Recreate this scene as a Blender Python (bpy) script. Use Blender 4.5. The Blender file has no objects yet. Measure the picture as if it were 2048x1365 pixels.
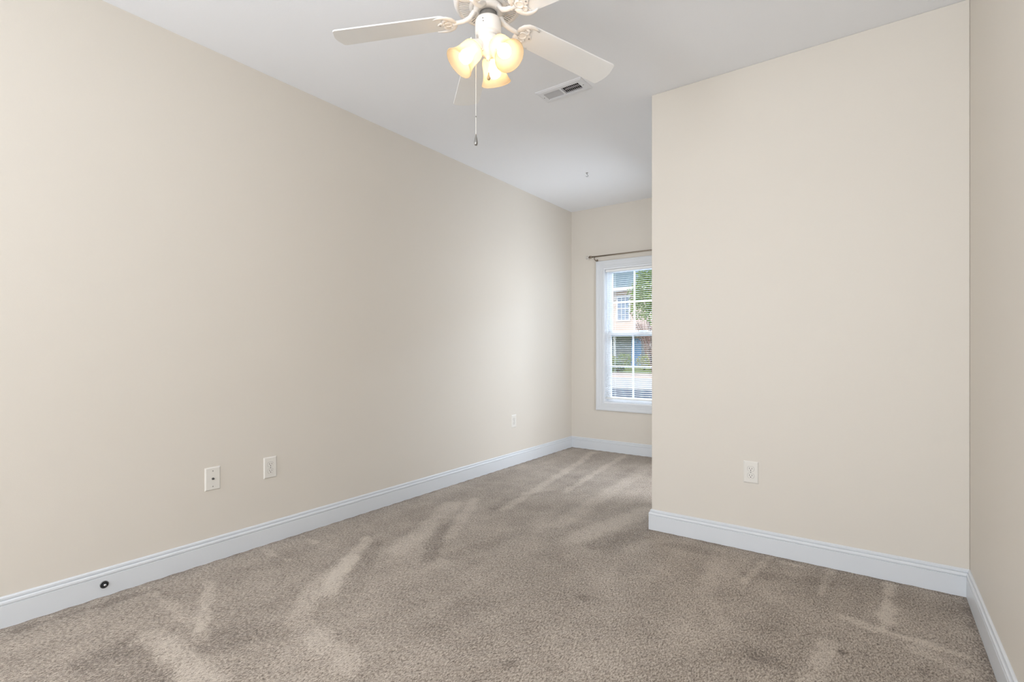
import bpy, bmesh, math, random
import numpy as np
from mathutils import Vector, Matrix
random.seed(7); rng = np.random.default_rng(7)
PI = math.pi
SC = bpy.context.scene
COL = SC.collection

# ------------------------------------------------------------------ camera
F_PX, YAW, HOR, CAM_Z, CAM_X = 1007.09, 0.625908, 700.33, 1.1321, 2.8878
cam = bpy.data.cameras.new('camera')
cam.sensor_width = 36.0; cam.lens = F_PX / 2048 * 36.0
cam.shift_y = (HOR - 682.5) / 2048
cam.clip_start = 0.05; cam.clip_end = 400
cam_o = bpy.data.objects.new('camera', cam); COL.objects.link(cam_o)
cam_o.location = (CAM_X, 0, CAM_Z); cam_o.rotation_euler = (PI/2, 0, YAW)
SC.camera = cam_o

# ------------------------------------------------------------------ colour management, sky, sun, large lights
SC.view_settings.view_transform = 'Standard'; SC.view_settings.look = 'None'
SC.view_settings.gamma = 1.0; SC.view_settings.use_curve_mapping = False
SC.view_settings.exposure = 0.27
world = bpy.data.worlds.new('sky'); SC.world = world; world.use_nodes = True
wn = world.node_tree.nodes; wl = world.node_tree.links
sky = wn.new('ShaderNodeTexSky'); sky.sky_type = 'NISHITA'; sky.sun_disc = False
sky.sun_elevation = math.radians(48); sky.sun_rotation = math.radians(200)
wn['Background'].inputs['Strength'].default_value = 0.22
wl.new(sky.outputs['Color'], wn['Background'].inputs['Color'])

def light(kind, name, loc, rot, energy, color, **kw):
    l = bpy.data.lights.new(name, kind); l.energy = energy; l.color = color
    for k, v in kw.items(): setattr(l, k, v)
    o = bpy.data.objects.new(name, l); COL.objects.link(o)
    o.location = loc; o.rotation_euler = rot
    return o
light('SUN', 'sun', (0, -10, 20), (math.radians(44), 0, math.radians(-28)), 2.5, (1.0, .96, .9), angle=math.radians(.6))
# added soft fill lights behind and beside the camera, one aimed at the ceiling
light('AREA', 'added_fill_behind_camera', (2.3, -2.45, 1.3), (math.radians(102), 0, 0), 24, (.93, .99, 1.08),
      shape='RECTANGLE', size=2.0, size_y=2.0)
light('AREA', 'second_fill_behind_camera', (0.55, -2.1, 1.4), (math.radians(96), 0, math.radians(-50)), 66, (.93, .99, 1.08),
      shape='RECTANGLE', size=1.3, size_y=1.8)
light('AREA', 'side_fill_beside_camera', (3.16, -0.45, 1.5), (math.radians(92), 0, math.radians(62)), 21, (.94, .99, 1.07),
      shape='RECTANGLE', size=1.1, size_y=1.6)
light('AREA', 'bounce_fill_behind_camera', (2.75, -0.55, 1.7), (math.radians(146), 0, 0), 13, (.93, .99, 1.08),
      shape='RECTANGLE', size=.7, size_y=.5)
# added area light above the street, boosts the daylight through the window
light('AREA', 'window_fill_over_street', (0.9, 11.0, 5.6), (math.radians(-64), 0, 0), 2500, (.80, .92, 1.10),
      shape='RECTANGLE', size=7.0, size_y=4.0)
# added fill for the alcove, shining through an added doorway behind the partition
light('AREA', 'alcove_fill_light', (2.95, 4.15, 1.25), (math.radians(103), 0, math.radians(90)), 54, (.90, .97, 1.08),
      shape='RECTANGLE', size=1.4, size_y=1.9)

# ------------------------------------------------------------------ dimensions
H = 2.743; YF = 5.18; YP = 3.098; XP = 1.738; XR = 3.237; YN = -2.60; T = 0.12

# ------------------------------------------------------------------ helpers
class MB:
    def __init__(s): s.v = []; s.f = []; s.sm = []
    def add(s, vs, fs, smooth=False):
        b = len(s.v); s.v += [tuple(v) for v in vs]
        s.f += [tuple(b + i for i in f) for f in fs]; s.sm += [smooth]*len(fs); return s
    def box(s, x0, x1, y0, y1, z0, z1, M=None):
        vs = [Vector((x, y, z)) for x in (x0, x1) for y in (y0, y1) for z in (z0, z1)]
        if M is not None: vs = [M @ v for v in vs]
        return s.add(vs, [(0,1,3,2), (4,6,7,5), (0,4,5,1), (2,3,7,6), (0,2,6,4), (1,5,7,3)])
    def tube(s, pts, r, n=10, caps=True, flat=1.0, M=None):
        pts = [Vector(p) for p in pts]; rs = r if isinstance(r, (list, tuple)) else [r]*len(pts)
        vs = []; up0 = None
        for i, p in enumerate(pts):
            d = (pts[min(i+1, len(pts)-1)] - pts[max(i-1, 0)]).normalized()
            if up0 is None: up0 = Vector((0, 0, 1)) if abs(d.z) < .9 else Vector((1, 0, 0))
            a = d.cross(up0).normalized(); b = a.cross(d).normalized(); up0 = b
            for k in range(n):
                t = 2*PI*k/n; vs.append(p + a*math.cos(t)*rs[i] + b*math.sin(t)*rs[i]*flat)
        fs = [(i*n+k, i*n+(k+1) % n, (i+1)*n+(k+1) % n, (i+1)*n+k) for i in range(len(pts)-1) for k in range(n)]
        if M is not None: vs = [M @ v for v in vs]
        s.add(vs, fs, True)
        if caps:
            b0 = len(s.v)-len(vs)
            s.f += [tuple(b0+k for k in range(n))[::-1], tuple(b0+(len(pts)-1)*n+k for k in range(n))]; s.sm += [False]*2
        return s
    def lathe(s, prof, n=32, M=None, rib=0.0, smooth=True, a0=0, a1=2*PI):
        closed = abs(a1-a0-2*PI) < 1e-6; m = n if closed else n+1
        vs = []
        for (r, z) in prof:
            for k in range(m):
                t = a0+(a1-a0)*k/n; rr = r + (rib if k % 2 else 0)
                vs.append(Vector((rr*math.cos(t), rr*math.sin(t), z)))
        if M is not None: vs = [M @ v for v in vs]
        fs = []
        for i in range(len(prof)-1):
            for k in range(n):
                k2 = (k+1) % m if closed else k+1
                fs.append((i*m+k, i*m+k2, (i+1)*m+k2, (i+1)*m+k))
        return s.add(vs, fs, smooth)
    def prism(s, out, z0, z1, M=None, smooth=False):
        n = len(out); vs = [Vector((x, y, z0)) for x, y in out] + [Vector((x, y, z1)) for x, y in out]
        if M is not None: vs = [M @ v for v in vs]
        return s.add(vs, [tuple(range(n))[::-1], tuple(range(n, 2*n))] + [(i, (i+1) % n, n+(i+1) % n, n+i) for i in range(n)], smooth)
    def ball(s, c, r, n=12, m=8, M=None):
        c = Vector(c); r = Vector(r) if isinstance(r, (tuple, list)) else Vector((r, r, r))
        vs = []
        for i in range(m+1):
            p = PI*i/m
            for k in range(n):
                t = 2*PI*k/n; vs.append(c + Vector((r.x*math.sin(p)*math.cos(t), r.y*math.sin(p)*math.sin(t), r.z*math.cos(p))))
        if M is not None: vs = [M @ v for v in vs]
        return s.add(vs, [(i*n+k, (i+1)*n+k, (i+1)*n+(k+1) % n, i*n+(k+1) % n) for i in range(m) for k in range(n)], True)
    def build(s, name, mat, parent=None, bevel=0, M=None):
        me = bpy.data.meshes.new(name)
        me.from_pydata([tuple(M @ Vector(v)) for v in s.v] if M is not None else s.v, [], s.f)
        me.polygons.foreach_set('use_smooth', s.sm)
        bm = bmesh.new(); bm.from_mesh(me); bmesh.ops.remove_doubles(bm, verts=bm.verts, dist=1e-6)
        bmesh.ops.recalc_face_normals(bm, faces=bm.faces); bm.to_mesh(me); bm.free()
        me.materials.append(mat)
        o = bpy.data.objects.new(name, me); COL.objects.link(o)
        if parent is not None: o.parent = parent
        if bevel:
            b = o.modifiers.new('bevel', 'BEVEL'); b.width = bevel; b.segments = 2; b.limit_method = 'ANGLE'; b.angle_limit = math.radians(40)
        return o

def tag(o, label=None, cat=None, group=None, kind=None):
    if label: o['label'] = label
    if cat: o['category'] = cat
    if group: o['group'] = group
    if kind: o['kind'] = kind
    return o
def empty(name, loc, rz=0):
    o = bpy.data.objects.new(name, None); COL.objects.link(o); o.location = loc; o.rotation_euler = (0, 0, rz)
    o.empty_display_size = .1; return o
def struct(o): o['kind'] = 'structure'; return o
def copy_tree(o, parent=None):
    c = o.copy(); COL.objects.link(c)
    if parent is not None: c.parent = parent
    for ch in list(o.children): copy_tree(ch, c)
    return c

# ------------------------------------------------------------------ materials
def s2l(c): return tuple(((v/255)/12.92 if v/255 <= .04045 else ((v/255+.055)/1.055)**2.4) for v in c)
def nt(m): return m.node_tree.nodes, m.node_tree.links
def mat(name, rgb, rough=.5, metal=0, var=.04, scale=8, bump=0, bscale=200, emit=None, spec=.5, coat=0):
    m = bpy.data.materials.new(name); m.use_nodes = True; N, L = nt(m); P = N['Principled BSDF']
    c = s2l(rgb)
    tc = N.new('ShaderNodeTexCoord'); no = N.new('ShaderNodeTexNoise'); no.inputs['Scale'].default_value = scale; no.inputs['Detail'].default_value = 4
    L.new(tc.outputs['Object'], no.inputs['Vector'])
    mx = N.new('ShaderNodeMix'); mx.data_type = 'RGBA'
    mx.inputs['A'].default_value = (*[x*(1-var) for x in c], 1); mx.inputs['B'].default_value = (*[min(1, x*(1+var)) for x in c], 1)
    L.new(no.outputs['Fac'], mx.inputs['Factor']); L.new(mx.outputs['Result'], P.inputs['Base Color'])
    P.inputs['Roughness'].default_value = rough; P.inputs['Metallic'].default_value = metal
    P.inputs['Specular IOR Level'].default_value = spec; P.inputs['Coat Weight'].default_value = coat
    if bump:
        n2 = N.new('ShaderNodeTexNoise'); n2.inputs['Scale'].default_value = bscale; n2.inputs['Detail'].default_value = 2
        L.new(tc.outputs['Object'], n2.inputs['Vector'])
        b = N.new('ShaderNodeBump'); b.inputs['Strength'].default_value = bump; b.inputs['Distance'].default_value = .002
        L.new(n2.outputs['Fac'], b.inputs['Height']); L.new(b.outputs['Normal'], P.inputs['Normal'])
    return m

M_wall = mat('cream_wall_paint', (218, 211, 200), .55, var=.012, scale=1.5, bump=.12, bscale=260, spec=.3)
M_ceil = mat('white_ceiling_paint', (243, 244, 246), .8, var=.01, scale=1.5, bump=.15, bscale=220, spec=.2)
M_trim = mat('white_gloss_trim', (217, 220, 223), .3, var=.01, scale=3)
M_vinyl = mat('white_vinyl', (238, 240, 243), .35, var=.01)
M_plate = mat('ivory_plate_plastic', (226, 222, 214), .35, var=.01)
M_slot = mat('dark_socket_hole', (48, 44, 40), .6, var=.05)
M_screw = mat('painted_screw', (150, 146, 140), .4, var=.05)
M_fan = mat('white_fan_enamel', (240, 236, 230), .32, var=.01)
M_blade = mat('white_fan_blade', (244, 243, 240), .45, var=.02, scale=5)
M_fandark = mat('dark_vent_interior', (86, 76, 62), .7)
M_fan_steel = mat('brushed_shaft_steel', (150, 148, 145), .35, metal=.7)
M_chain = mat('nickel_chain', (235, 233, 228), .3, metal=.3)
M_pewter = mat('pewter_fob', (150, 148, 144), .3, metal=.8)
M_ambfob = mat('honey_wood_fob', (188, 160, 120), .4)
M_nickel = mat('satin_nickel_rod', (150, 138, 124), .32, metal=.8)
M_vent = mat('white_register_enamel', (232, 233, 236), .4, var=.01)
M_duct = mat('dark_duct_metal', (70, 70, 72), .6, metal=.2)
M_slat = mat('white_blind_slat', (240, 240, 238), .45, var=.01)
M_brass = mat('dark_steel_jack', (110, 110, 110), .35, metal=.8)
M_jackdark = mat('black_jack_ring', (40, 40, 42), .5)
M_steel = mat('bright_steel_pin', (215, 215, 215), .25, metal=.9)

def glass_mat():
    m = bpy.data.materials.new('window_glass'); m.use_nodes = True; N, L = nt(m); N.remove(N['Principled BSDF'])
    t = N.new('ShaderNodeBsdfTransparent'); t.inputs['Color'].default_value = (.96, .98, .98, 1)
    g = N.new('ShaderNodeBsdfGlossy'); g.inputs['Roughness'].default_value = .02
    fr = N.new('ShaderNodeFresnel'); fr.inputs['IOR'].default_value = 1.3
    mx = N.new('ShaderNodeMixShader'); L.new(fr.outputs[0], mx.inputs[0]); L.new(t.outputs[0], mx.inputs[1]); L.new(g.outputs[0], mx.inputs[2])
    L.new(mx.outputs[0], N['Material Output'].inputs['Surface']); return m
M_glass = glass_mat()
def crystal_mat():
    m = bpy.data.materials.new('clear_crystal'); m.use_nodes = True; P = m.node_tree.nodes['Principled BSDF']
    P.inputs['Transmission Weight'].default_value = .8; P.inputs['Roughness'].default_value = .05; P.inputs['IOR'].default_value = 1.5
    P.inputs['Base Color'].default_value = (.95, .93, .9, 1); return m
M_crystal = crystal_mat()
def shade_mat():
    m = bpy.data.materials.new('frosted_amber_glass'); m.use_nodes = True; N, L = nt(m); P = N['Principled BSDF']
    P.inputs['Base Color'].default_value = (*s2l((240, 222, 190)), 1); P.inputs['Roughness'].default_value = .3
    tr = N.new('ShaderNodeBsdfTranslucent'); tr.inputs['Color'].default_value = (*s2l((248, 232, 206)), 1)
    tp = N.new('ShaderNodeBsdfTransparent'); tp.inputs['Color'].default_value = (.88, .82, .73, 1)
    a = N.new('ShaderNodeMixShader'); a.inputs[0].default_value = .55
    b = N.new('ShaderNodeMixShader'); b.inputs[0].default_value = .42
    L.new(P.outputs[0], a.inputs[1]); L.new(tr.outputs[0], a.inputs[2])
    L.new(a.outputs[0], b.inputs[1]); L.new(tp.outputs[0], b.inputs[2])
    L.new(b.outputs[0], N['Material Output'].inputs['Surface']); return m
M_shade = shade_mat()
def bulb_mat(strength):
    m = bpy.data.materials.new('lit_bulb'); m.use_nodes = True; P = m.node_tree.nodes['Principled BSDF']
    P.inputs['Base Color'].default_value = (1, .9, .75, 1)
    P.inputs['Emission Color'].default_value = (*s2l((255, 240, 216)), 1); P.inputs['Emission Strength'].default_value = strength; return m
M_bulb = bulb_mat(9)

def carpet_mat():
    m = bpy.data.materials.new('beige_cut_pile_carpet'); m.use_nodes = True; N, L = nt(m); P = N['Principled BSDF']
    tc = N.new('ShaderNodeTexCoord'); at = N.new('ShaderNodeAttribute'); at.attribute_name = 'pile'
    def noise(sc, det=3, rough=.6, stretch=None):
        n = N.new('ShaderNodeTexNoise'); n.inputs['Scale'].default_value = sc; n.inputs['Detail'].default_value = det; n.inputs['Roughness'].default_value = rough
        if stretch:
            mp = N.new('ShaderNodeMapping'); mp.inputs['Scale'].default_value = stretch; mp.inputs['Rotation'].default_value = (0, 0, -.6)
            L.new(tc.outputs['Object'], mp.inputs['Vector']); L.new(mp.outputs[0], n.inputs['Vector'])
        else: L.new(tc.outputs['Object'], n.inputs['Vector'])
        return n.outputs['Fac']
    def math_(op, a, b):
        n = N.new('ShaderNodeMath'); n.operation = op
        for i, x in enumerate((a, b)):
            if isinstance(x, (int, float)): n.inputs[i].default_value = x
            else: L.new(x, n.inputs[i])
        return n.outputs[0]
    tuft = noise(125, 3, .75, (1.25, .62, 1)); fine = noise(420, 2, .6); patch = noise(5, 4, .6); big = noise(1.6, 2)
    k = math_('ADD', at.outputs['Fac'], .5)
    k = math_('ADD', k, math_('MULTIPLY', math_('SUBTRACT', tuft, .5), 2.9))
    k = math_('ADD', k, math_('MULTIPLY', math_('SUBTRACT', fine, .5), 1.6))
    k = math_('ADD', k, math_('MULTIPLY', math_('SUBTRACT', patch, .5), .45))
    k = math_('ADD', k, math_('MULTIPLY', math_('SUBTRACT', big, .5), .4))
    k = math_('ADD', k, math_('MULTIPLY', math_('SUBTRACT', noise(6, 2, .5, (1, .3, 1)), .5), .4))
    fl = N.new('ShaderNodeMapRange'); fl.inputs['From Min'].default_value = .60; fl.inputs['From Max'].default_value = .68
    L.new(noise(150, 2, .6, (1, .38, 1)), fl.inputs['Value'])
    k = math_('SUBTRACT', k, math_('MULTIPLY', fl.outputs[0], .45))
    cr = N.new('ShaderNodeValToRGB'); L.new(k, cr.inputs[0])
    e = cr.color_ramp.elements
    e[0].position = 0; e[0].color = (*s2l((90, 76, 62)), 1); e[1].position = 1; e[1].color = (*s2l((204, 191, 175)), 1)
    q = cr.color_ramp.elements.new(.5); q.color = (*s2l((160, 145, 129)), 1)
    L.new(cr.outputs[0], P.inputs['Base Color']); P.inputs['Roughness'].default_value = 1; P.inputs['Specular IOR Level'].default_value = .1
    P.inputs['Sheen Weight'].default_value = .25; P.inputs['Sheen Roughness'].default_value = .6
    h = math_('ADD', tuft, math_('MULTIPLY', fine, .5))
    b = N.new('ShaderNodeBump'); b.inputs['Strength'].default_value = .8; b.inputs['Distance'].default_value = .006
    L.new(h, b.inputs['Height']); L.new(b.outputs['Normal'], P.inputs['Normal'])
    return m
M_carpet = carpet_mat()

# ------------------------------------------------------------------ floor (with vacuum tracks, wear and a darker edge kept in an attribute)
TRACKS = [([(0.248, 1.119), (0.431, 1.040), (0.600, 0.953), (0.751, 0.882)], 0.03, 0.12),
([(0.570, 0.772), (0.727, 0.784), (0.904, 0.783), (1.046, 0.789)], 0.07, 0.15),
([(0.588, 1.690), (0.732, 1.375), (0.929, 1.191), (1.173, 1.146), (1.355, 1.126)], 0.07, 0.12),
([(0.080, 0.915), (0.380, 0.920), (0.664, 0.915)], 0.03, 0.08),
([(0.045, 1.483), (0.327, 1.485)], 0.02, 0.1),
([(0.071, 0.487), (0.122, 0.921)], 0.035, -0.12),
([(0.410, 1.934), (0.588, 1.690), (0.690, 1.540), (0.817, 1.406)], 0.05, 0.16),
([(0.540, 1.913), (0.876, 1.478)], 0.06, -0.07),
([(0.378, 2.729), (0.580, 2.299), (0.702, 1.940)], 0.1, 0.11),
([(0.432, 2.920), (0.654, 2.527), (0.801, 2.247)], 0.05, 0.1),
([(0.559, 2.459), (0.761, 2.168), (0.938, 1.943)], 0.06, -0.1),
([(1.097, 2.563), (1.003, 2.030)], 0.07, -0.06),
([(0.064, 1.734), (0.230, 1.717)], 0.02, 0.1),
([(0.346, 5.036), (0.470, 4.514), (0.643, 3.499), (0.744, 2.851)], 0.05, 0.12),
([(0.712, 5.073), (0.769, 4.463), (0.883, 3.493)], 0.04, 0.12),
([(1.082, 4.820), (1.149, 4.161), (1.193, 3.318), (1.230, 2.825)], 0.08, 0.08),
([(1.599, 3.442), (1.492, 3.014), (1.433, 2.654)], 0.1, 0.13),
([(1.725, 3.018), (1.588, 2.671)], 0.12, -0.08),
([(2.419, 3.054), (2.383, 2.835), (2.371, 2.654)], 0.02, 0.12),
([(2.696, 3.061), (2.689, 2.851), (2.678, 2.721)], 0.02, 0.12),
([(2.939, 3.032), (2.929, 2.763), (2.914, 2.542)], 0.03, 0.2),
([(2.764, 2.542), (2.901, 2.514), (3.026, 2.506), (3.154, 2.481)], 0.03, 0.16),
([(2.172, 3.002), (2.247, 2.410), (2.367, 2.183)], 0.05, 0.06),
([(2.737, 2.277), (2.725, 2.116), (2.692, 1.978)], 0.05, 0.13),
([(2.473, 3.013), (2.622, 3.022)], 0.015, 0.12),
([(2.374, 2.757), (2.686, 2.882)], 0.06, -0.08),
([(1.918, 2.909), (2.163, 2.927)], 0.06, -0.06),
([(3.007, 2.432), (3.141, 2.365)], 0.04, 0.1),
([(0.795, 0.914), (0.965, 1.169)], 0.12, -0.07),
([(0.786, 3.423), (0.616, 3.052)], 0.05, -0.06)]
def carpet():
    st = .0125
    xs = np.arange(-.01, XR+.02, st); ys = np.arange(YN-.01, YF+.02, st)
    X, Y = np.meshgrid(xs, ys); P = np.stack([X.ravel(), Y.ravel()], 1)
    val = np.zeros(len(P))
    wob = .018*np.sin(P[:, 0]*31+2*np.sin(P[:, 1]*17)) + .012*np.sin(P[:, 1]*43+P[:, 0]*23)
    for pts, w, a in TRACKS:
        best = np.full(len(P), 9.0)
        for p, q in zip(pts[:-1], pts[1:]):
            p = np.array(p); q = np.array(q); d = q-p; t = np.clip(((P-p) @ d)/(d @ d), 0, 1)
            best = np.minimum(best, np.linalg.norm(P-(p+t[:, None]*d), axis=1))
        val += 2.1*a*np.clip(1-np.maximum(best+wob*.5-w*.45, 0)/(w*.55), 0, 1)
    poly = np.array([(0.532, 0.524), (0.487, 0.769), (0.629, 0.753), (1.005, 0.759), (0.9, 0.45)])
    c = poly.mean(0); dm = np.full(len(P), 9.)
    for i in range(len(poly)):
        p, q = poly[i], poly[(i+1) % len(poly)]; n = np.array([-(q-p)[1], (q-p)[0]]); n = n/np.linalg.norm(n)
        if (c-p) @ n < 0: n = -n
        dm = np.minimum(dm, (P-p) @ n)
    val -= .17*np.clip((dm+.01)/.03, 0, 1)
    for (x, y), r, a in [((2.785, 2.252), .012, .9), ((2.542, 2.038), .07, .32), ((3.027, 2.283), .025, .35), ((1.821, 1.47), .025, .35),
                         ((1.799, 2.057), .03, .35), ((0.673, 2.827), .035, .2), ((0.719, 3.956), .03, .15), ((1.5, 1.7), .2, .05)]:
        val -= a*np.exp(-((P[:, 0]-x)**2+(P[:, 1]-y)**2)/(r*r))
    # darker line along the skirting
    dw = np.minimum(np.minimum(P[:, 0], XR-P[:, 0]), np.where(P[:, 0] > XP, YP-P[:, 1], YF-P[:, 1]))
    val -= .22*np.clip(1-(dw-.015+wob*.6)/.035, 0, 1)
    # pile height follows the value slightly
    nx, ny = len(xs), len(ys)
    z = .0015*np.sin(P[:, 0]*70)*np.sin(P[:, 1]*61)+val*.004
    vs = np.stack([P[:, 0], P[:, 1], np.clip(z, -.006, .004)], 1)
    idx = np.arange(nx*ny).reshape(ny, nx)
    fs = np.stack([idx[:-1, :-1].ravel(), idx[:-1, 1:].ravel(), idx[1:, 1:].ravel(), idx[1:, :-1].ravel()], 1)
    me = bpy.data.meshes.new('floor'); me.from_pydata(vs.tolist(), [], fs.tolist())
    me.polygons.foreach_set('use_smooth', [True]*len(fs))
    a = me.attributes.new('pile', 'FLOAT', 'POINT'); a.data.foreach_set('value', val.astype(np.float32))
    me.materials.append(M_carpet)
    o = bpy.data.objects.new('floor', me); COL.objects.link(o); struct(o)
carpet()

# ------------------------------------------------------------------ walls and ceiling
Z0 = -.12
struct(MB().box(-T, 0, YN, YF+.15, Z0, H).build('wall_left', M_wall))
WX0, WX1, WZ0, WZ1 = .41, 1.30, .54, 2.045
w = MB(); w.box(0, WX0, YF, YF+.15, Z0, H); w.box(WX1, XR+T, YF, YF+.15, Z0, H)
w.box(WX0, WX1, YF, YF+.15, Z0, WZ0); w.box(WX0, WX1, YF, YF+.15, WZ1, H)
struct(w.build('wall_far', M_wall))
DY0, DY1, DZ = 3.72, 4.58, 2.03            # unseen doorway, added so the fill light reaches the alcove
w = MB(); w.prism([(XP, DY0), (XP, YP), (XR, YP), (XR, YP+T), (XP+T, YP+T), (XP+T, DY0)], Z0, H)
w.box(XP, XP+T, DY0, DY1, DZ, H).box(XP, XP+T, DY1, YF, Z0, H)
struct(w.build('wall_partition', M_wall, bevel=.004))
struct(MB().box(XR, XR+T, YN, YF, Z0, H).build('wall_right', M_wall))
struct(MB().box(-T, XR+T, YN-T, YN, Z0, H).build('wall_near', M_wall))
VX0, VX1, VY0, VY1 = 1.190, 1.446, 2.668, 2.762       # duct opening
c = MB(); c.box(-T, VX0, YN-T, YF+.15, H, H+.12); c.box(VX1, XR+T, YN-T, YF+.15, H, H+.12)
c.box(VX0, VX1, YN-T, VY0, H, H+.12); c.box(VX0, VX1, VY1, YF+.15, H, H+.12)
struct(c.build('ceiling', M_ceil))
rf = MB().box(-.5, XR+.5, YN-.5, YF+.45, H+.26, H+.34).build('roof_deck', mat('roof_felt', (90, 90, 92), .9)); struct(rf)

# skirting: profile swept along each wall, mitred
PROF = [(0, 0), (.0145, 0), (.0145, .089), (.0110, .0905), (.0110, .0915), (.0140, .0935), (.0150, .097), (.0140, .104), (.0105, .1085), (.0045, .1095), (.0045, .1112), (.0080, .1125), (.0075, .120), (.003, .125), (0, .1255)]
path = [(0, YN), (0, YF), (XP, YF), (XP, YP), (XR, YP), (XR, YN)]
names = ['baseboard_left', 'baseboard_far', 'baseboard_alcove', 'baseboard_partition', 'baseboard_right']
mb = MB()
for x0, x1 in ((XP-.018, XP), (XP+T, XP+T+.018)):
    mb.box(x0, x1, DY0-.07, DY0+.01, 0, DZ+.07).box(x0, x1, DY1-.01, DY1+.07, 0, DZ+.07).box(x0, x1, DY0+.01, DY1-.01, DZ-.01, DZ+.07)
struct(mb.build('trim_1', M_trim, bevel=.002))  # casing of the added doorway
struct(MB().box(XP-.01, XR+.01, YP, YF, -.02, -.008).build('floor_added_side_room', M_trim))  # unseen floor behind the added doorway
def nrm(a, b):
    d = Vector((b[0]-a[0], b[1]-a[1])).normalized(); return Vector((d.y, -d.x))
segs = [nrm(path[i], path[i+1]) for i in range(5)]
for i in range(5):
    def off(j):           # mitre direction at path vertex j
        if j == 0: return segs[0]
        if j == 5: return segs[4]
        a, b = segs[j-1], segs[j]; return (a+b)/(1+a.dot(b))
    vs = []
    for j in (i, i+1):
        o_ = off(j)
        for (t, z) in PROF: vs.append((path[j][0]+o_.x*t, path[j][1]+o_.y*t, z-.004 if z == 0 else z))
    n = len(PROF); fs = [(k, k+1, n+k+1, n+k) for k in range(n-1)] + [tuple(range(n)), tuple(range(n, 2*n))]
    mb = MB().add(vs, fs)
    if i == 2:            # the alcove run stops either side of the added doorway
        mb = MB()
        for (ya, yb, oa, ob) in ((YF, DY1+.07, off(2), segs[2]), (DY0-.07, YP, segs[2], off(3))):
            v2 = [(XP+o2.x*t, yy+o2.y*t, z-.004 if z == 0 else z) for yy, o2 in ((ya, oa), (yb, ob)) for (t, z) in PROF]
            mb.add(v2, fs)
    struct(mb.build(names[i], M_trim))

# ------------------------------------------------------------------ window_1: casing, jamb, two six-light sashes, glass
win = struct(empty('window_1', ((WX0+WX1)/2, YF, WZ0)))
WM = Matrix.Translation((-(WX0+WX1)/2, -YF, -WZ0))
def wpart(mb, name, m, parent=win, bevel=0): return mb.build(name, m, parent, bevel, M=WM)
CW = .085
def casing():
    prof = [(0, 0), (0, .011), (.006, .014), (.028, .014), (.032, .017), (.058, .019), (.066, .022), (.082, .022), (CW, .018), (CW, 0)]
    corners = [(WX0, WZ0, -1, -1), (WX1, WZ0, 1, -1), (WX1, WZ1, 1, 1), (WX0, WZ1, -1, 1)]
    mb = MB(); n = len(prof); vs = []
    for (x, z, sx, sz) in corners:
        for (t, d) in prof: vs.append((x+sx*t, YF-d, z+sz*t))
    fs = []
    for q in range(4):
        for k in range(n-1): fs.append((q*n+k, q*n+k+1, ((q+1) % 4)*n+k+1, ((q+1) % 4)*n+k))
    return mb.add(vs, fs)
wpart(casing(), 'casing', M_trim)
jb = MB(); jt = .012
jb.box(WX0, WX0+jt, YF-.004, YF+.149, WZ0, WZ1).box(WX1-jt, WX1, YF-.004, YF+.149, WZ0, WZ1)
jb.box(WX0+jt, WX1-jt, YF-.004, YF+.149, WZ0, WZ0+jt).box(WX0+jt, WX1-jt, YF-.004, YF+.149, WZ1-jt, WZ1)
jb.box(WX0+jt, WX0+jt+.012, YF+.055, YF+.066, WZ0+jt, WZ1-jt).box(WX1-jt-.012, WX1-jt, YF+.055, YF+.066, WZ0+jt, WZ1-jt)
wpart(jb, 'jamb', M_vinyl, bevel=.0015)
def sash(y0, y1, z0, z1, rail_b, rail_t, name):
    x0, x1 = WX0+jt, WX1-jt; s = .046; mb = MB()
    mb.box(x0, x0+s, y0, y1, z0, z1).box(x1-s, x1, y0, y1, z0, z1)
    mb.box(x0+s, x1-s, y0, y1, z0, z0+rail_b).box(x0+s, x1-s, y0, y1, z1-rail_t, z1)
    gx0, gx1, gz0, gz1 = x0+s, x1-s, z0+rail_b, z1-rail_t; ym = (y0+y1)/2
    o = wpart(mb, name, M_vinyl, bevel=.002)
    mu = MB()
    for k in (1, 2):
        x = gx0+(gx1-gx0)*k/3; mu.box(x-.008, x+.008, ym-.009, ym+.009, gz0, gz1)
    z = (gz0+gz1)/2; mu.box(gx0, gx1, ym-.0085, ym+.0085, z-.008, z+.008)
    mu.build('muntin_grid', M_vinyl, o, M=WM)
    MB().box(gx0, gx1, ym-.002, ym+.002, gz0, gz1).build('glass_pane', M_glass, o, M=WM)
sash(YF+.068, YF+.10, WZ0+.012, 1.335, .055, .04, 'lower_sash')
sash(YF+.104, YF+.136, 1.285, WZ1-.012, .045, .03, 'upper_sash')
MB().box(.80, .90, YF+.055, YF+.068, 1.335, 1.347).build('sash_lock', M_vinyl, win, M=WM)

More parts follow.
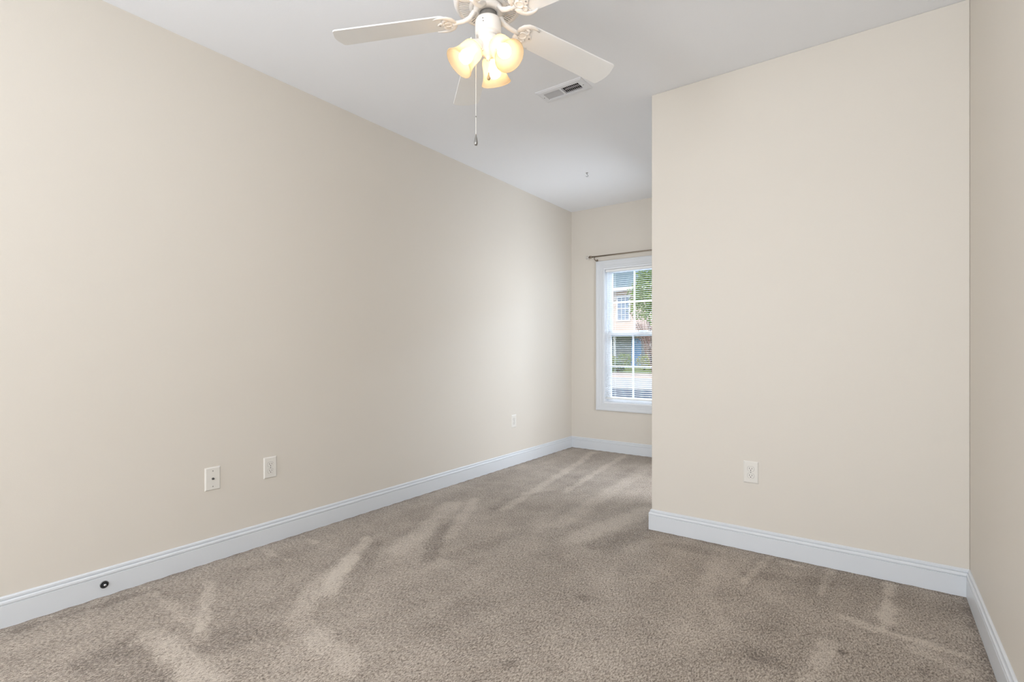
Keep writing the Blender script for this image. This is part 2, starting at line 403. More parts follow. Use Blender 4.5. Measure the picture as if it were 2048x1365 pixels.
# blind
bl = tag(empty('window_blind', ((WX0+WX1)/2, YF+.03, WZ0+.05)), 'white mini blind with open slats hanging inside the alcove window', 'blind')
BM = Matrix.Translation((-(WX0+WX1)/2, -YF-.03, -WZ0-.05))
bx0, bx1 = WX0+.017, WX1-.017
hr = MB().box(bx0, bx1, YF+.017, YF+.043, WZ1-.042, WZ1-.014); hr.build('headrail', M_slat, bl, .002, M=BM)
sl = MB(); zt = WZ1-.052; zb = .612; n_sl = 65
for i in range(n_sl):
    z = zb + (zt-zb)*i/(n_sl-1); a = math.radians(4)
    pr = [(-.0125, -.0009), (-.006, .0006), (0, .0012), (.006, .0006), (.0125, -.0009)]
    vs = []
    for x in (bx0, bx1):
        for (d, h) in pr:
            vs.append((x, YF+.03+d*math.cos(a)-h*math.sin(a), z+h*math.cos(a)+d*math.sin(a)))
    for x in (bx0, bx1):
        for (d, h) in pr:
            vs.append((x, YF+.03+d*math.cos(a)-h*math.sin(a), z+h*math.cos(a)+d*math.sin(a)-.0004))
    sl.add(vs, [(k, k+1, 5+k+1, 5+k) for k in range(4)] + [(10+k, 15+k, 15+k+1, 10+k+1) for k in range(4)]
           + [(0, 5, 15, 10), (4, 14, 19, 9)], True)
sl.build('slats', M_slat, bl, M=BM)
MB().box(bx0, bx1, YF+.018, YF+.042, .585, .600).build('bottom_rail', M_slat, bl, .002, M=BM)
for x in (.535, 1.175):
    for y in (YF+.0165, YF+.0435):
        MB().tube([(x, y, .60), (x, y, WZ1-.04)], .0011, 6).build('ladder_cord', M_slat, bl, M=BM)

# curtain rod
rd = tag(empty('curtain_rod', (.865, YF, 2.17)), 'thin nickel curtain rod with crystal finial above the alcove window', 'curtain rod')
RY = -.075; rz = 0.005
MB().tube([(-.56, RY, rz), (.56, RY, rz)], .0075, 12).build('rod', M_nickel, rd)
for sx in (-1, 1):
    MB().tube([(sx*.56, RY, rz), (sx*.572, RY, rz), (sx*.576, RY, rz), (sx*.588, RY, rz), (sx*.592, RY, rz), (sx*.60, RY, rz)],
              [.009, .016, .009, .017, .009, .006], 14).build('finial_collar', M_nickel, rd)
    fb = MB(); fb.ball((sx*.62, RY, rz), .021, 10, 6)
    f = fb.build('finial', M_crystal, rd); f['label'] = 'clear faceted crystal ball finial'
    for p in f.data.polygons: p.use_smooth = False
    b = MB(); b.tube([(sx*.53, 0, -.038), (sx*.53, -.045, -.034), (sx*.53, RY, -.022), (sx*.53, RY, -.004)], .006, 8)
    b.box(sx*.53-.009, sx*.53+.009, -.004, .0, -.065, -.015)
    b.build('bracket', M_nickel, rd)

# ------------------------------------------------------------------ wall plates. local frame: x along wall, -y out of the wall, z up
def plate(mb, w=.079, h=.124, d=.006):
    x, z = w/2, h/2; i = .006
    vs = [(-x, 0, -z), (x, 0, -z), (x, 0, z), (-x, 0, z), (-x, -.002, -z), (x, -.002, -z), (x, -.002, z), (-x, -.002, z),
          (-x+i, -d, -z+i), (x-i, -d, -z+i), (x-i, -d, z-i), (-x+i, -d, z-i)]
    fs = [(0, 1, 2, 3), (8, 9, 10, 11)]
    for a in (0, 4):
        for k in range(4): fs.append((a+k, a+(k+1) % 4, a+4+(k+1) % 4, a+4+k))
    return mb.add(vs, fs)
RX = Matrix.Rotation(PI/2, 4, 'X')     # z -> -y
def disc(mb, x, z, r, y0, y1, n=16, M=None):
    mt = Matrix.Translation((x, 0, z)) @ RX
    return mb.lathe([(0, -y0), (r, -y0), (r, -y1), (0, -y1)], n, M=mt, smooth=False)
def outlet(loc, rz, label):
    o = tag(empty('power_outlet', loc, rz), label, 'power outlet', 'duplex outlets on the walls')
    plate(MB()).build('cover_plate', M_plate, o, .0006)
    for s in (-1, 1):
        zc = s*.0191; out = []
        for k in range(28):
            t = 2*PI*k/28; out.append((.0172*math.cos(t), max(-.0135, min(.0135, .0172*math.sin(t)))))
        mb = MB(); mb.prism(out, .0058, .0078, M=Matrix.Translation((0, 0, zc)) @ RX)
        r = mb.build('receptacle', M_plate, o, .0004)
        sm = MB()
        sm.box(-.0075, -.0053, -.0081, -.0077, zc-.002, zc+.0075).box(.0053, .0075, -.0081, -.0077, zc-.001, zc+.0068)
        disc(sm, 0, zc-.0075, .0026, -.0077, -.0081, 12)
        sm.build('socket_slots', M_slot, r)
        rim = MB(); k = len(out)
        rim.prism([(x*1.07, y*1.07) for x, y in out], .0055, .0062, M=Matrix.Translation((0, 0, zc)) @ RX)
        rim.build('gap_shade_rim', M_screw, r)  # solid grey rim, drawn for the shade around the receptacle
    s_ = MB(); disc(s_, 0, 0, .0032, -.0055, -.0068, 14); s_.build('screw', M_screw, o)
    return o
LW = PI/2     # local -y -> +x : faces into the room from the left wall
outlet((0, 1.566, .441), LW, 'left wall power outlet right beside the cable plate')
outlet((0, 4.024, .432), LW, 'left wall power outlet near the far alcove corner')
outlet((2.315, YP, .441), 0, 'power outlet on the wall to the right of the alcove opening')
cp = tag(empty('cable_plate', (0, 1.249, .441), LW), 'blank ivory wall plate with one coaxial cable jack in its centre', 'cable plate')
plate(MB()).build('cover_plate', M_plate, cp, .0006)
jk = MB(); mt = RX
jk.lathe([(0, .0055), (.0068, .0055), (.0068, .0085), (.0048, .0085), (.0048, .015), (.0032, .015), (.0032, .011), (0, .011)], 6, M=mt, smooth=False)
jk.build('coaxial_jack', M_brass, cp)['label'] = 'threaded metal coaxial jack'
for s in (-1, 1):
    s_ = MB(); disc(s_, 0, s*.0415, .003, -.0055, -.0068, 14); s_.build('screw', M_screw, cp)
ds = tag(empty('baseboard_jack', (.0145, .777, .054), LW), 'small round dark metal jack set in the left baseboard', 'cable jack')
MB().lathe([(0, 0), (.0165, 0), (.0165, .004), (.013, .006), (.013, .0045), (0, .0045)], 24, M=RX).build('flange', M_brass, ds)
MB().lathe([(.0085, .0045), (.0105, .0045), (.0095, .010), (.0075, .010), (.0085, .0045)], 20, M=RX).build('collar', M_jackdark, ds)
MB().lathe([(0, .0045), (.006, .0045), (.005, .013), (.0025, .015), (0, .015)], 16, M=RX).build('pin', M_steel, ds)

# ceiling hook
hk = tag(empty('ceiling_hook', (.758, 4.11, H)), 'small bare metal cup hook screwed into the alcove ceiling', 'hook')
MB().lathe([(0, 0), (.011, 0), (.011, -.003), (.003, -.006), (0, -.006)], 16).build('base', M_screw, hk)
pts = [(0, 0, -.004), (0, 0, -.016)] + [(math.cos(t)*.010+.0-.004+.004, 0, -.026+math.sin(t)*.010) for t in [PI/2-PI*1.35*k/10 for k in range(11)]]
hm = MB().tube(pts, .0018, 8, M=Matrix.Rotation(.62, 4, 'Z')); hm.build('hook_wire', M_brass, hk)

# ceiling register
vt = tag(empty('ceiling_register', ((VX0+VX1)/2, (VY0+VY1)/2, H)), 'white rectangular metal air register in the ceiling beyond the fan', 'air vent')
VM = Matrix.Translation((-(VX0+VX1)/2, -(VY0+VY1)/2, -H))
fx0, fx1, fy0, fy1 = 1.158, 1.478, 2.640, 2.790
ix0, ix1, iy0, iy1 = 1.196, 1.440, 2.676, 2.754
vs = []
for z, (a, b, c_, d_) in ((H, (fx0, fx1, fy0, fy1)), (H-.003, (fx0, fx1, fy0, fy1)), (H-.009, (fx0+.014, fx1-.014, fy0+.014, fy1-.014)),
                          (H-.009, (ix0, ix1, iy0, iy1)), (H+.004, (ix0, ix1, iy0, iy1))):
    vs += [(a, c_, z), (b, c_, z), (b, d_, z), (a, d_, z)]
MB().add(vs, [(q*4+k, q*4+(k+1) % 4, q*4+4+(k+1) % 4, q*4+4+k) for q in range(4) for k in range(4)]).build('frame', M_vent, vt, M=VM)
xm = 1.314
lv = MB(); lv.box(xm-.006, xm+.006, iy0, iy1, H-.009, H+.002)
for x0, x1, tilt in ((ix0, xm-.006, 38), (xm+.006, ix1, -38)):
    n = 10 if tilt < 0 else 14
    for k in range(n):
        x = x0+(x1-x0)*(k+.5)/n; Mx = Matrix.Translation((x, 0, H-.003)) @ Matrix.Rotation(math.radians(tilt), 4, 'Y')
        lv.box(-.0006, .0006, iy0, iy1, -.0058, .0058, M=Mx)
lv.build('louvres', M_vent, vt, M=VM)
dm = MB()
for y in (2.698, 2.733):
    dm.box(xm+.006, ix1, y-.0015, y+.0015, H+.006, H+.016)
dm.build('damper', M_vent, vt, M=VM)
dc = MB()
dc.box(VX0, VX0+.002, VY0, VY1, H+.004, H+.25).box(VX1-.002, VX1, VY0, VY1, H+.004, H+.25)
dc.box(VX0, VX1, VY0, VY0+.002, H+.004, H+.25).box(VX0, VX1, VY1-.002, VY1, H+.004, H+.25).box(VX0, VX1, VY0, VY1, H+.248, H+.25)
dc.build('duct', M_duct, vt, M=VM)
for x in (fx0+.022, fx1-.022):
    s_ = MB(); s_.lathe([(0, H-.0105), (.003, H-.0105), (.0034, H-.0085)], 12, M=Matrix.Translation((x, (fy0+fy1)/2, 0)))
    s_.build('screw', M_screw, vt, M=VM)

# ------------------------------------------------------------------ ceiling fan
FX, FY = 1.569, 1.654
fan = tag(empty('ceiling_fan', (FX, FY, H)), 'white five-bladed ceiling fan with three lit frosted glass shades and pull chains', 'ceiling fan')
def fp(mb, name, m, parent=None, bevel=0): return mb.build(name, m, parent or fan, bevel)
z_ = lambda z: z-H
mb = MB().lathe([(0, 0), (.078, 0), (.078, -.012), (.070, -.030), (.045, -.045), (.040, -.05), (0, -.05)], 40); fp(mb, 'canopy', M_fan)
zb = z_(2.567)
mb = MB().lathe([(0, -.045), (.06, -.047), (.118, -.058), (.138, -.078), (.146, -.10), (.148, -.135), (.144, -.16), (.137, zb+.002), (.130, zb-.001), (.121, zb+.002), (.121, zb+.012), (0, zb+.012)], 64)
fp(mb, 'motor_housing', M_fan)
fp(MB().lathe([(0, zb+.011), (.1205, zb+.011)], 48), 'vent_backing', M_fandark)
gr = MB()
for k in range(64):
    a = 2*PI*k/64; Mr = Matrix.Rotation(a, 4, 'Z')
    gr.prism([(.078, -.0020), (.122, -.0036), (.122, .0036), (.078, .0020)], zb+.001, zb+.006, M=Mr)
gr.lathe([(.060, zb+.010), (.060, zb-.001), (.080, zb-.001), (.080, zb+.010)], 48)
fp(gr, 'vent_grille', M_fan)
# rotor hub, steel neck, switch housing
fp(MB().lathe([(.058, zb+.010), (.062, zb-.006), (.060, zb-.020), (.036, zb-.023), (.034, zb+.002)], 40), 'rotor_hub', M_fan)
fp(MB().lathe([(.034, zb), (.034, z_(2.515))], 32), 'steel_neck', M_fan_steel)
sw = MB().lathe([(0, z_(2.518)), (.044, z_(2.518)), (.051, z_(2.5145)), (.0545, z_(2.507)), (.0545, z_(2.460)), (.052, z_(2.4545)), (.043, z_(2.4535)), (.041, z_(2.4495)), (.0425, z_(2.4455)), (0, z_(2.4455))], 48)
swo = fp(sw, 'switch_housing', M_fan)
az_cam = math.atan2(-FY, CAM_X-FX)
for da, dz in ((-.42, -.012), (-.38, -.024)):
    a = az_cam+da; s_ = MB().ball((.0545*math.cos(a), .0545*math.sin(a), z_(2.505)+dz), .0022, 8, 6); s_.build('screw', M_fandark, swo)
# fitter
ft = MB().lathe([(0, z_(2.4455)), (.036, z_(2.4455)), (.041, z_(2.441)), (.040, z_(2.425)), (.033, z_(2.412)), (.030, z_(2.398)), (.032, z_(2.386)), (.026, z_(2.372)), (.013, z_(2.364)), (.008, z_(2.355)), (.009, z_(2.350)), (0, z_(2.346))], 40)
fp(ft, 'light_fitter', M_fan)
def blade_outline():
    pts = []
    x0, x1 = .168, .664; wr, wt = .061, .071
    for k in range(13):
        t = PI/2+PI*k/12; pts.append((x0+.030+.030*math.cos(t), wr*math.sin(t)))       # rounded root
    lower = [(x0+(x1-x0)*q, -(wr+(wt-wr)*q)) for q in (.3, .6, .85)]
    pts += lower
    rc = .016
    for k in range(7):
        t = -PI/2+PI/2*k/6; pts.append((x1-rc-.012+rc*math.cos(t), -wt+rc+rc*math.sin(t)))
    for q in (-.5, -.2, .2, .5): pts.append((x1-.012+.012*(1-q*q*2.0), q*wt))
    for k in range(7):
        t = PI/2*k/6; pts.append((x1-rc-.012+rc*math.cos(t), wt-rc+rc*math.sin(t)))
    pts += [(x, -y) for x, y in lower[::-1]]
    return pts
BO = blade_outline()
def blade_iron():
    mb = MB()
    # arm from rotor to plate
    mb.tube([(.044, 0, .034), (.060, 0, .026), (.078, 0, .008), (.104, 0, -.001), (.130, 0, -.003), (.152, 0, -.003)], [.013, .014, .0125, .011, .010, .013], 12, flat=.75)
    # ring at the middle, two scrolled horns along the edges of the blade
    ring = [(.172+.0165*math.cos(2*PI*k/20), .0165*math.sin(2*PI*k/20), -.005) for k in range(21)]
    mb.tube(ring, .0055, 8, caps=False, flat=.7)
    for s in (-1, 1):
        horn = [(.143, s*.004), (.147, s*.024), (.157, s*.042), (.173, s*.055), (.193, s*.060), (.212, s*.058), (.226, s*.052)]
        mb.tube([(x, y, -.005) for x, y in horn], [.009, .012, .013, .012, .009, .006, .003], 8, flat=.4)
        mb.tube([(.180, s*.010, -.005), (.190, s*.022, -.005), (.184, s*.036, -.005), (.166, s*.040, -.005)], [.005, .006, .007, .006], 8, flat=.6)
        mb.tube([(.150, s*.018, -.005), (.160, s*.026, -.005), (.163, s*.038, -.005)], [.006, .007, .005], 8, flat=.6)
    mb.prism([(.150+.0, -.010), (.158, -.036), (.178, -.052), (.194, -.050), (.184, -.026), (.196, -.014), (.196, .014), (.184, .026), (.194, .050), (.178, .052), (.158, .036), (.150, .010)], -.0035, -.0005)
    # backing tongue
    mb.prism([(.150, -.016), (.205, -.014), (.216, 0), (.205, .014), (.150, .016)], -.006, -.0005)
    return mb
IR = blade_iron()
SCR = [(.205, 0), (.186, .034), (.186, -.034)]
blade_me = None
for i in range(5):
    ang = math.radians(139.3+72*i)
    Mb = Matrix.Rotation(ang, 4, 'Z') @ Matrix.Translation((0, 0, z_(2.527))) @ Matrix.Rotation(math.radians(5.0), 4, 'Y') @ Matrix.Rotation(math.radians(-10), 4, 'X')
    Ma = Matrix.Rotation(ang, 4, 'Z') @ Matrix.Translation((0, 0, z_(2.527))) @ Matrix.Rotation(math.radians(5.0), 4, 'Y') @ Matrix.Rotation(math.radians(-10), 4, 'X')
    if i == 0:
        b0 = MB().prism(BO, 0, .0055).build('blade', M_blade, fan, .0012); b0.matrix_local = Mb
        i0 = IR.build('blade_bracket', M_fan, b0)
        s0 = []
        for (x, y) in SCR:
            s0.append(MB().ball((x, y, -.0062), (.0042, .0042, .0022), 10, 6).build('screw', M_screw, b0))
    else:
        b = copy_tree(b0, fan); b.matrix_local = Mb
# lamps
for k, azd in enumerate((111.9, 231.9, 351.9)):
    a = math.radians(azd); d = Vector((math.cos(a)*.074, math.sin(a)*.074, -.082)).normalized()
    neck = Vector((math.cos(a)*.048, math.sin(a)*.048, z_(2.400)))
    q = Vector((0, 0, 1)).rotation_difference(d).to_matrix().to_4x4(); ML = Matrix.Translation(neck) @ q
    so = MB().lathe([(0, -.032), (.014, -.032), (.018, -.022), (.022, -.018), (.024, -.008), (.026, -.004), (.031, -.002), (.031, .010), (.029, .012), (.0, .012)], 28)
    so = so.build('lamp_socket', M_fan, fan); so.matrix_local = ML
    for t in range(3):
        tt = 2*PI*t/3+.5
        MB().tube([(.030*math.cos(tt), .030*math.sin(tt), .004), (.040*math.cos(tt), .040*math.sin(tt), .004)], [.0025, .004], 8).build('thumbscrew', M_chain, so)
    sh = MB().lathe([(.0275, .004), (.0285, .007), (.036, .010), (.0435, .018), (.0465, .030), (.0475, .048), (.0485, .066), (.0520, .084), (.0580, .099), (.0640, .110), (.0660, .113), (.0655, .1155)], 120, rib=-.0005)
    sh = sh.build('lamp_shade', M_shade, fan); sh.matrix_local = ML
    so2 = sh.modifiers.new('thickness', 'SOLIDIFY'); so2.thickness = .0022; so2.offset = -1
    bu = MB().lathe([(0, .012), (.012, .012), (.013, .028), (.018, .040), (.025, .054), (.0285, .066), (.0275, .079), (.021, .090), (.010, .0955), (0, .0965)], 24)
    bu = bu.build('light_bulb', M_bulb, fan); bu.matrix_local = ML; bu['label'] = 'glowing warm white bulb'
# chains
def chain(x, y, ztop, zbot, name, fob_m, fob, r=.0016):
    mb = MB(); z = ztop
    while z > zbot: mb.ball((x, y, z), (r, r, r*1.15), 6, 4); z -= r*2.15
    o = fp(mb, name, M_chain)
    fm = MB().lathe([(0, zbot+.004), (.0025, zbot+.003), (.003, zbot-.004), (.005, zbot-.012), (.0075, zbot-fob*.6), (.0080, zbot-fob*.8), (.0055, zbot-fob*.97), (0, zbot-fob)], 20, M=Matrix.Translation((x, y, 0)))
    fm.build('pull_fob', fob_m, o); return o
ca = math.cos(YAW); sa = math.sin(YAW)
def cf(r, f): return (ca*r - sa*f, sa*r + ca*f)     # right / forward offsets to room axes
x, y = cf(-.0515, .0); lc = chain(x, y, z_(2.475), z_(2.034), 'pull_chain', M_pewter, .044)
MB().ball((x, y, z_(2.112)), .0032, 10, 6).build('chain_coupling', M_pewter, lc)
x2, y2 = cf(.004, -.045); chain(x2, y2, z_(2.44), z_(2.268), 'pull_chain', M_ambfob, .026, .0012)

# ================================================================== outdoors
G = -.40
M_asph = mat('asphalt', (96, 104, 116), .9, var=.12, scale=3, bump=.3, bscale=60)
M_conc = mat('pale_concrete', (205, 200, 192), .9, var=.06, scale=1.2)
M_walk = mat('pinkish_sidewalk', (206, 186, 174), .9, var=.06, scale=1.2)
def grass_mat():
    m = mat('lawn_grass', (122, 134, 66), .9, var=.35, scale=2.2, bump=.5, bscale=40); return m
M_grass = grass_mat()
M_siding = mat('pinkish_beige_siding', (206, 184, 168), .8, var=.03)
M_white = mat('white_exterior_trim', (235, 235, 238), .6, var=.02)
M_roof = mat('grey_green_shingle', (112, 128, 132), .9, var=.15, scale=6, bump=.5, bscale=12)
M_brick = mat('tan_brick', (184, 152, 132), .9, var=.15, scale=9)
M_pane = mat('reflecting_pane', (120, 134, 160), .08, var=.1, scale=.6, spec=.8)
M_porch = mat('porch_wall_shade_tone', (150, 158, 170), .8)  # shade under the porch is put into this bluish grey
M_blue = mat('blue_door_paint', (104, 166, 246), .5)
M_bark = mat('grey_brown_bark', (126, 106, 92), .9, var=.2, scale=14)
def leaf_mat(name, rgb, var, sc=1.5):
    m = mat(name, rgb, .55, var=var, scale=sc); N, L = nt(m)
    tr = N.new('ShaderNodeBsdfTranslucent'); mx = N.new('ShaderNodeMixShader'); mx.inputs[0].default_value = .35
    L.new(N['Mix'].outputs['Result'], tr.inputs['Color'])
    L.new(N['Principled BSDF'].outputs[0], mx.inputs[1]); L.new(tr.outputs[0], mx.inputs[2])
    L.new(mx.outputs[0], N['Material Output'].inputs['Surface']); return m
M_leaf = leaf_mat('green_leaves', (140, 162, 78), .45)
M_leafy = leaf_mat('yellow_green_leaves', (164, 168, 78), .35)
M_leafd = leaf_mat('deep_green_leaves', (84, 108, 60), .35)
M_twig = mat('reddish_twigs', (150, 112, 100), .9, var=.2)

struct(MB().box(-90, 90, YF+.55, 19.2, G-.2, G).build('parking_asphalt', M_asph))
struct(MB().box(-90, 90, 18.8, 25.6, G-.21, G+.02).build('concrete_road', M_conc))
struct(MB().box(-90, 90, 25.6, 29.3, G-.2, G+.12).build('sidewalk', M_walk))
struct(MB().box(-90, 90, 29.3, 90, G-.2, G+.10).build('lawn', M_grass))

def house(x0, x1, y0, label, name='townhouse'):
    h = tag(empty(name, ((x0+x1)/2, y0, G)), label, 'house', 'townhouses across the road')
    M = Matrix.Translation((-(x0+x1)/2, -y0, -G))
    def p(mb, n, m, par=h, bevel=0): return mb.build(n, m, par, bevel, M=M)
    w = MB().box(x0, x1, y0, y0+11, G, 6.15)
    k = .17; z = 2.75
    while z < 6.0:       # lap siding courses
        w.add([(x0-.01, y0-.022, z), (x1+.01, y0-.022, z), (x1+.01, y0-.002, z+k), (x0-.01, y0-.002, z+k), (x0-.01, y0, z), (x1+.01, y0, z)],
              [(0, 1, 2, 3), (0, 4, 5, 1)]); z += k
    p(w, 'siding_wall', M_siding)
    p(MB().box(x0-.02, x1+.02, y0-.06, y0, G, 2.7), 'brick_base', M_brick)
    # roof with eaves
    r = MB().add([(x0-.4, y0-.6, 6.32), (x1+.4, y0-.6, 6.32), (x1+.4, y0+5.5, 9.9), (x0-.4, y0+5.5, 9.9), (x1+.4, y0+11.6, 6.32), (x0-.4, y0+11.6, 6.32),
                  (x0-.4, y0-.6, 6.2), (x1+.4, y0-.6, 6.2), (x1+.4, y0+11.6, 6.2), (x0-.4, y0+11.6, 6.2)],
                 [(0, 1, 2, 3), (3, 2, 4, 5), (6, 7, 8, 9), (0, 6, 7, 1), (1, 7, 8, 4, 2), (5, 4, 8, 9), (0, 3, 5, 9, 6)])
    p(r, 'roof', M_roof)
    p(MB().box(x0-.42, x1+.42, y0-.70, y0-.58, 6.08, 6.36), 'gutter', M_white)
    # windows of the upper floor
    n = round((x1-x0)/3.0); sp = (x1-x0)/n
    for q in range(n):
        cx = x0+sp*(q+.5)
        f = MB(); f.box(cx-.62, cx+.62, y0-.07, y0-.02, 3.55, 3.68).box(cx-.62, cx+.62, y0-.07, y0-.02, 5.55, 5.7)
        f.box(cx-.62, cx-.50, y0-.07, y0-.02, 3.68, 5.55).box(cx+.50, cx+.62, y0-.07, y0-.02, 3.68, 5.55)
        f.box(cx-.5, cx+.5, y0-.065, y0-.02, 4.57, 4.66)
        for t in (-.17, .17): f.box(cx+t-.02, cx+t+.02, y0-.06, y0-.03, 3.68, 5.55)
        for t in (4.1, 5.1): f.box(cx-.5, cx+.5, y0-.06, y0-.03, t-.02, t+.02)
        fo = p(f, 'window', M_white)
        MB().box(cx-.5, cx+.5, y0-.04, y0-.028, 3.68, 5.55).build('pane', M_pane, fo, M=M)
    # porch: roof, columns, wall coloured as in shade, blue door
    p(MB().add([(x0+.3, y0-2.2, 2.35), (x1-.3, y0-2.2, 2.35), (x1-.3, y0, 2.75), (x0+.3, y0, 2.75), (x0+.3, y0-2.2, 2.2), (x1-.3, y0-2.2, 2.2), (x1-.3, y0, 2.2), (x0+.3, y0, 2.2)],
               [(0, 1, 2, 3), (4, 7, 6, 5), (0, 4, 5, 1), (1, 5, 6, 2), (2, 6, 7, 3), (3, 7, 4, 0)]), 'porch_roof', M_white)
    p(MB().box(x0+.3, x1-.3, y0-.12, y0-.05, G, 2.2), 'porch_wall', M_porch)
    for q in range(n+1):
        cx = x0+.45 if q == n else x0+sp*(q+.5)+.1
        mb = MB().lathe([(.0, G+.05), (.16, G+.05), (.16, G+.25), (.11, G+.3), (.10, 2.0), (.15, 2.1), (.15, 2.22), (0, 2.22)], 16, M=Matrix.Translation((cx, y0-2.0, 0)))
        p(mb, 'porch_column', M_white)
    for q in range(n):
        cx = x0+sp*(q+.5)
        if q % 2 == 1:
            cx += 1.2
            d = p(MB().box(cx-.42, cx+.42, y0-.2, y0-.12, G+.2, 2.05), 'front_door', M_blue)
            MB().ball((cx+.38, y0-.23, .75), .05, 8, 6).build('door_knob', M_white, d, M=M)
        else:
            wf = MB(); wf.box(cx-.6, cx+.6, y0-.17, y0-.12, .5, .6).box(cx-.6, cx+.6, y0-.17, y0-.12, 1.9, 2.0).box(cx-.6, cx-.5, y0-.17, y0-.12, .6, 1.9).box(cx+.5, cx+.6, y0-.17, y0-.12, .6, 1.9)
            wf.box(cx-.02, cx+.02, y0-.16, y0-.12, .6, 1.9)
            fo = p(wf, 'window', M_white); MB().box(cx-.5, cx+.5, y0-.14, y0-.125, .6, 1.9).build('pane', M_pane, fo, M=M)
    return h
house(-18.9, -6.9, 40.0, 'beige sided townhouse with grey roof and white windows behind the street tree')
house(-33.5, -21.0, 41.0, 'beige townhouse to the left of the one behind the tree')
house(-4.6, 9.4, 41.0, 'beige townhouse to the right of the one behind the tree')

def leaves(mb_pts, n, size, flat=.5):
    """n small folded leaves scattered in the given ellipsoids [(centre, radii)]"""
    vols = np.array([r[0]*r[1]*r[2] for _, r in mb_pts]); vols = vols/vols.sum()
    V = []; Fc = []
    for (c_, r_), pv in zip(mb_pts, vols):
        m = int(n*pv)+1
        d = rng.normal(size=(m, 3)); d /= np.linalg.norm(d, axis=1)[:, None]
        rad = rng.uniform(.45, 1.0, (m, 1))**.6
        P = np.array(c_)+d*rad*np.array(r_)*(1+.12*np.sin(d[:, :1]*9)*np.cos(d[:, 1:2]*7))
        u = rng.normal(size=(m, 3)); u /= np.linalg.norm(u, axis=1)[:, None]
        w_ = np.cross(u, rng.normal(size=(m, 3))); w_ /= np.linalg.norm(w_, axis=1)[:, None]
        s_ = rng.uniform(.6, 1.2, (m, 1))*size
        q = np.stack([P-u*s_, P+w_*s_*flat, P+u*s_, P-w_*s_*flat], 1)
        b = len(V)*1
        base = sum(len(x) for x in V)
        V.append(q.reshape(-1, 3)); Fc.append(base+np.arange(4*m).reshape(m, 4))
    return np.concatenate(V), np.concatenate(Fc)
def leaf_obj(ell, n, size, name, m, parent, origin):
    V, Fc = leaves(ell, n, size); V = V-np.array(origin)
    me = bpy.data.meshes.new(name); me.from_pydata(V.tolist(), [], Fc.tolist()); me.materials.append(m)
    o = bpy.data.objects.new(name, me); COL.objects.link(o)
    if parent: o.parent = parent
    return o
def tree(x, y, g, ell, n, size, lm, stems, label, cat='tree', group=None, name='street_tree'):
    t = tag(empty(name, (x, y, g)), label, cat, group)
    leaf_obj([((cx, cy, cz), r) for cx, cy, cz, r in ell], n, size, 'foliage', lm, t, (0, 0, 0))
    for s in stems: MB().tube([Vector(p) for p in s[0]], s[1], 8).build('stem', M_bark, t)
    return t
# multi-stemmed street tree just outside the sidewalk
stems = []
for k in range(9):
    a = 2*PI*k/9+.3; r = .55+.25*(k % 3); top = 3.0+.5*(k % 2)
    stems.append(([(0.05*math.cos(a), .05*math.sin(a), 0), (.22*r*math.cos(a), .22*r*math.sin(a), .9), (.62*r*math.cos(a), .62*r*math.sin(a), 2.0), (1.25*r*math.cos(a), 1.25*r*math.sin(a), top)],
                  [.055, .045, .035, .018]))
ell = [(0, 0, 4.6, (1.35, 1.3, 1.2)), (-.75, 0, 3.9, (.75, .8, .8)), (.8, .2, 4.0, (.8, .8, .85)), (.1, -.3, 5.6, (.95, .9, .7)), (-.5, .2, 5.1, (.7, .7, .7)), (0.2, 0, 3.3, (.85, .8, .55))]
tree(-7.15, 27.4, G+.12, ell, 5200, .085, M_leaf, stems, 'multi-stemmed green street tree seen through the window in front of the townhouse')
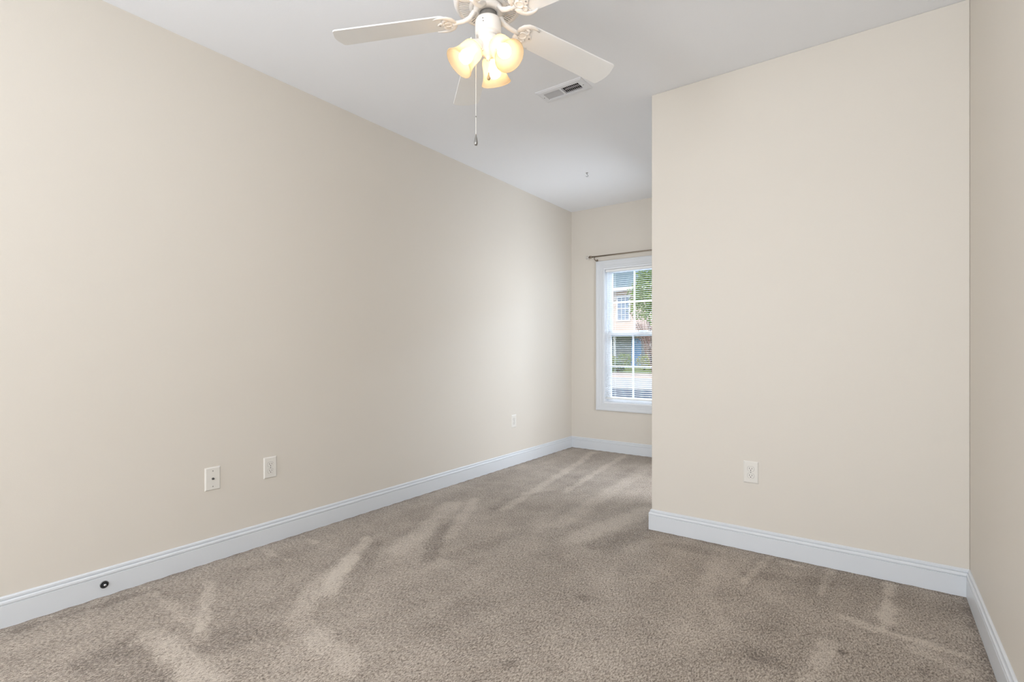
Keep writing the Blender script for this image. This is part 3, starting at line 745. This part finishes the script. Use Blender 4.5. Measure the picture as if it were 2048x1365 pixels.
# reddish bare-branched shrubs at the porch
def twiggy(x, y, g, h, r, label):
    t = tag(empty('bare_shrub', (x, y, g)), label, 'shrub', 'reddish bare-branched shrubs by the porch')
    for k in range(6):
        mb = MB()
        for j in range(9):
            a = rng.uniform(0, 2*PI); q = rng.uniform(.3, 1)*r; b = rng.uniform(-.3, .3)
            mb.tube([(0, 0, 0), (.3*q*math.cos(a), .3*q*math.sin(a), .4*h), (.75*q*math.cos(a+b), .75*q*math.sin(a+b), .75*h), (q*math.cos(a+b), q*math.sin(a+b), h*rng.uniform(.8, 1.05))], [.03, .022, .016, .008], 4)
        mb.build('branch', M_twig, t)
    leaf_obj([((0, 0, h*.72), (r, r, h*.32))], 500, .05, 'buds', M_twig, t, (0, 0, 0))
    return t
twiggy(-14.9, 36.4, G+.1, 3.6, 1.25, 'reddish bare shrub in front of the porch, left of the street tree')
twiggy(-10.9, 36.6, G+.1, 3.9, 1.3, 'reddish bare shrub in front of the porch, behind the street tree')
twiggy(-17.8, 36.2, G+.1, 3.3, 1.2, 'reddish bare shrub at the left end of the porch')
# rounded hedging shrubs
for i, (x, y, r, h, m) in enumerate([(-14.3, 33.6, .66, 1.15, M_leafy), (-12.9, 33.9, .62, 1.1, M_leafy), (-11.6, 33.5, .64, 1.2, M_leaf), (-10.2, 33.8, .66, 1.1, M_leafy),
                                     (-8.8, 33.6, .66, 1.15, M_leaf), (-15.8, 33.7, .68, 1.1, M_leaf), (-17.3, 33.6, .68, 1.15, M_leafy), (-7.3, 33.8, .7, 1.1, M_leafy),
                                     (-10.4, 29.9, .5, .62, M_leafd)]):
    t = tag(empty('rounded_shrub', (x, y, G+.1)), 'low rounded green shrub in the hedge row across the road' if i < 8 else 'small dark green shrub at the lawn edge beside the sidewalk',
            'shrub', 'rounded shrubs on the lawn' if i < 8 else None)
    leaf_obj([((0, 0, h*.52), (r, r*.9, h*.5)), ((r*.3, 0, h*.7), (r*.6, r*.6, h*.35))], 900 if i < 8 else 500, .055, 'foliage', m, t, (0, 0, 0))
    mb = MB()
    for k in range(5):
        a = 2*PI*k/5; mb.tube([(0, 0, 0), (.5*r*math.cos(a), .5*r*math.sin(a), h*.7)], [.03, .012], 5)
    mb.build('stem', M_bark, t)
